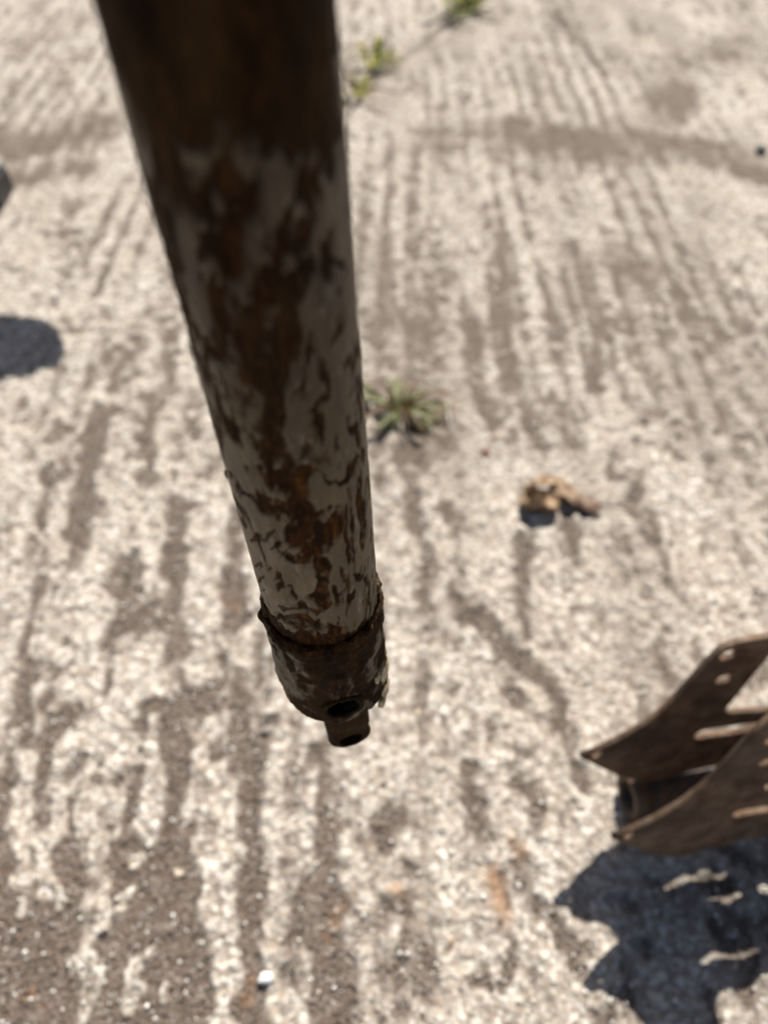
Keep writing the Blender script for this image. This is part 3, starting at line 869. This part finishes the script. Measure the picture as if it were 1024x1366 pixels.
# ------------------------------------------------------------------ plants in the cracks
def leaf_mesh(name, L, Wd, lift, droop, notch=0, n=9, seed=0):
    V, F = [], []
    for i_ in range(n):
        t = i_ / (n - 1)
        w_ = Wd * (math.sin(math.pi * min(1, t * .92 + .06)) ** .8) * (1 - .25 * t)
        if notch: w_ *= 1 - notch * (.5 + .5 * math.cos(t * 22))
        z_ = L * (lift * t - droop * t * t)
        yw = .004 * math.sin(t * 5 + seed)
        V += [(t * L, -w_ + yw, z_ + w_ * .35), (t * L, yw, z_), (t * L, w_ + yw, z_ + w_ * .35)]
    for i_ in range(n - 1):
        for j in (0, 1):
            F.append((i_ * 3 + j, i_ * 3 + j + 1, i_ * 3 + j + 4, i_ * 3 + j + 3))
    return mesh_from(name, V, F)
def leaf_mat(name, cols):
    m_ = M(name, rough=.5, spec=.4)
    m_.set('Base Color', m_.ramp(m_.noise(70, 4), [(.35, cols[0]), (.5, cols[1]), (.68, cols[2])]))
    tr_ = m_.n.new('ShaderNodeBsdfTranslucent'); mx_ = m_.n.new('ShaderNodeMixShader'); mx_.inputs[0].default_value = .5
    m_.l.new(m_.b.inputs['Base Color'].links[0].from_socket, tr_.inputs[0])
    m_.l.new(m_.b.outputs[0], mx_.inputs[1]); m_.l.new(tr_.outputs[0], mx_.inputs[2])
    m_.l.new(mx_.outputs[0], m_.n['Material Output'].inputs[0])
    return m_.m
green = leaf_mat('green_leaf', [(.10, .115, .035), (.18, .20, .07), (.30, .30, .14)])
ygreen = leaf_mat('yellow_green_leaf', [(.16, .18, .03), (.32, .32, .05), (.48, .42, .08)])
brownl = leaf_mat('dead_leaf_tip', [(.07, .04, .02), (.16, .09, .04), (.26, .17, .08)])

def plant(name, px, py, n, L, Wd, lift, mat, label, cat='weed', seed=1, notch=0, alt=None, group=None, upright=.0, spread=.006):
    P = gnd(px, py)
    z0 = gz(P[0], P[1])
    r = np.random.default_rng(seed)
    root = empty(name, (float(P[0]), float(P[1]), z0))
    tag(root, label, cat, group)
    protos = [leaf_mesh('leaf', L * k_, Wd, lift + .25 * q_, .35 + .2 * q_, notch, seed=q_) for q_, k_ in enumerate((1, .85, .7, 1.1))]
    for k_, pme_ in enumerate(protos): pme_.materials.append(alt if (alt and k_ == 3) else mat)
    for i_ in range(n):
        o = add('leaf', protos[i_ % 4], None, root)
        a_ = 2 * math.pi * (i_ + r.uniform(-.4, .4)) / n * (1 if n < 16 else 2.37)
        o.rotation_euler = (r.uniform(-.4, .4), -r.uniform(0, upright), a_)
        o.location = (math.cos(a_) * spread * r.random(), math.sin(a_) * spread * r.random(), .002)
        k_ = r.uniform(.4, 1.15); o.scale = (k_, k_ * r.uniform(.55, 1.0), k_)
    crown = stone_mesh('stem', (.010, .010, .012), seed)
    add('stem', crown, mat, root)
    return root
plant('weed', 533, 550, 46, .070, .0062, .16, green, 'green leafy weed rosette in the groove beside the pole', seed=4, notch=.25, alt=brownl, upright=.28)
plant('weed', 503, 90, 30, .066, .009, .3, ygreen, 'bushy yellow green weed tuft standing clear of the pole in the slab joint', seed=8, alt=green, upright=1.1, group='weeds along the slab joint', spread=.03)
plant('weed', 478, 129, 18, .060, .009, .3, ygreen, 'small orange tinged weed half hidden behind the pole edge', seed=12, alt=brownl, upright=.7, group='weeds along the slab joint', spread=.03)
plant('weed', 618, 16, 28, .085, .012, .3, green, 'olive green weed farthest off at the top of the joint', seed=15, alt=ygreen, upright=.9, group='weeds along the slab joint', spread=.04)

# ------------------------------------------------------------------ dry curled leaves
dl = M('dry_leaf', rough=.65, spec=.3)
dn = dl.noise(70, 5, .6)
dl.set('Base Color', dl.mix(dl.attr('tipness'), dl.ramp(dn, [(.32, (.14, .085, .045)), (.5, (.31, .205, .115)), (.68, (.47, .345, .215))]),
                            dl.ramp(dn, [(.35, (.07, .042, .03)), (.6, (.20, .13, .095))])))
dl.bump(dl.noise(300, 4), .35, .0008)
def curled(name, spine, widths, arcs, rolls, parent, nn=28, mm=16, th_=.0007, tipness=(0, 1), seed=0, cup=1):
    """a leaf blade bent round a spine: widths = blade width, arcs = how far it curls (rad), rolls = tilt of the blade"""
    sp = np.array(spine, float)
    tq = np.linspace(0, 1, nn); tk = np.linspace(0, 1, len(sp))
    C_ = np.stack([np.interp(tq, tk, sp[:, i_]) for i_ in range(3)], 1)
    for _ in range(3): C_[1:-1] = (C_[:-2] + C_[1:-1] * 2 + C_[2:]) / 4
    Wq = np.interp(tq, np.linspace(0, 1, len(widths)), widths); Aq = np.interp(tq, np.linspace(0, 1, len(arcs)), arcs)
    Rq = np.interp(tq, np.linspace(0, 1, len(rolls)), rolls)
    V = []; tp = []
    for i_ in range(nn):
        t_ = C_[min(i_ + 1, nn - 1)] - C_[max(i_ - 1, 0)]; t_ /= np.linalg.norm(t_)
        sd = unit(np.cross(t_, [0, 0, 1.])); up = np.cross(sd, t_)
        sd, up = sd * math.cos(Rq[i_]) + up * math.sin(Rq[i_]), up * math.cos(Rq[i_]) - sd * math.sin(Rq[i_])
        R_ = Wq[i_] / max(Aq[i_], .05)
        for j in range(mm):
            f = j / (mm - 1) - .5
            a_ = f * Aq[i_]
            wob = .0014 * math.sin(9 * tq[i_] + 5 * f + seed) + .0012 * math.sin(23 * tq[i_] - 9 * f + seed)
            crease = .0042 * math.exp(-(f / .09) ** 2) - .0025 * max(0, abs(f) - .36) / .14 * (.5 + .5 * math.sin(13 * tq[i_] + seed * 2))
            V.append(C_[i_] + sd * math.sin(a_) * R_ + up * (cup * (math.cos(a_) - 1) * R_ + wob - crease))
            tp.append(tipness[0] + (tipness[1] - tipness[0]) * tq[i_])
    me = mesh_from(name, V, grid_faces(nn, mm), {'tipness': tp})
    o = add(name, me, dl.m, parent)
    md = o.modifiers.new('thickness', 'SOLIDIFY'); md.thickness = th_
    return o
L0 = gnd(722, 672)
def rel(px, py, z):
    """point at height z over the slab seen at a pixel, relative to the leaf root"""
    d = ray(px, py); t = (z - CC[2]) / d[2]
    return CC + d * t
lf = empty('curled_leaf', tuple(map(float, L0)))
tag(lf, 'cup shaped tan dry leaf curled up on the concrete, left of the pair', 'dry leaf', 'dry leaves on the slab')
R0 = L0
curled('blade', [rel(692, 672, .008) - R0, rel(706, 674, .006) - R0, rel(724, 676, .006) - R0, rel(743, 678, .010) - R0], [.022, .050, .052, .018], [2.2, 2.9, 2.7, 1.6], [.55, .5, .45, .4], lf, tipness=(.35, .0), seed=1, cup=-1)
curled('blade_fold', [rel(698, 652, .010) - R0, rel(712, 641, .019) - R0, rel(730, 637, .020) - R0, rel(744, 644, .014) - R0], [.012, .020, .020, .012], [1.4, 1.8, 1.6, 1.2], [.3, .4, .3, .2], lf, tipness=(.3, .1), seed=4)
add('stalk', tube_mesh('stalk', [rel(735, 650, .012) - R0, rel(742, 660, .013) - R0, rel(750, 668, .008) - R0], [.0011, .001, .0008], 8), dl.m, lf)
R1 = gnd(770, 665)
lf2 = empty('curled_leaf', tuple(map(float, R1)))
tag(lf2, 'long folded brown dry leaf lying to the right of the cupped one', 'dry leaf', 'dry leaves on the slab')
curled('blade', [rel(731, 636, .012) - R1, rel(748, 641, .017) - R1, rel(765, 655, .015) - R1, rel(783, 667, .012) - R1, rel(801, 676, .005) - R1], [.015, .036, .038, .032, .016], [1.5, 2.2, 2.3, 2.0, 1.4], [.2, .3, .3, .2, .1], lf2, tipness=(0, 1), seed=7)

# ------------------------------------------------------------------ small loose bits
def pebble(px, py, size, cols, label, seed, name='pebble', cat='pebble', rough=.6, rz=0., spec=.4):
    P = gnd(px, py)
    m_ = M(name + '_stone', rough=rough, spec=spec)
    m_.set('Base Color', m_.ramp(m_.noise(300, 4), [(.35, cols[0]), (.65, cols[1])]))
    me = stone_mesh(name, size, seed)
    o = add(name, me, m_.m, None, (float(P[0]), float(P[1]), gz(P[0], P[1]) + size[2] * .36))
    o.rotation_euler = (0.1, .1, rz)
    tag(o, label, cat)
    return o
pebble(354, 1305, (.0135, .011, .008), ((.72, .72, .70), (.85, .85, .83)), 'small bright white stone chip in the dirt at the bottom', 5, rough=.4, rz=.4)
pebble(238, 1166, (.008, .007, .005), ((.40, .32, .22), (.55, .47, .36)), 'tiny tan pebble in the dark dirt above the white chip', 6)
pebble(1013, 203, (.026, .022, .015), ((.02, .02, .02), (.05, .045, .04)), 'round blackish pebble at the right edge near the dirt band', 9)
pebble(357, 973, (.014, .010, .005), ((.16, .135, .115), (.26, .225, .195)), 'flat grey brown stone flake in a groove left of the pole end', 12, rz=.3)
pebble(583, 536, (.011, .010, .007), ((.012, .012, .010), (.03, .028, .024)), 'tiny black stone touching the weed rosette', 13)
pebble(648, 605, (.012, .009, .005), ((.12, .045, .02), (.22, .09, .045)), 'tiny reddish brown chip in a groove above the leaves', 14, name='bark_chip', cat='chip')
pebble(660, 586, (.011, .007, .004), ((.25, .12, .05), (.34, .18, .09)), 'tiny orange brown chip just above the reddish one', 15, name='bark_chip', cat='chip')
pebble(556, 950, (.006, .006, .004), ((.5, .4, .26), (.62, .52, .38)), 'tiny honey coloured grain right of the pole end', 16, name='gravel_grain', cat='pebble')
# pale dry stalk by the weed
Pst = gnd(598, 555)
o = add('dry_stalk', tube_mesh('dry_stalk', [rel(597, 535, .006) - Pst, rel(598, 555, .010) - Pst, rel(603, 578, .005) - Pst], [.0007, .0009, .0006], 8), sm.m, None, tuple(map(float, Pst)))
tag(o, 'thin pale dry stalk bent beside the weed rosette', 'stalk')
set_attr(o.data, 'tone', [.6] * len(o.data.vertices))
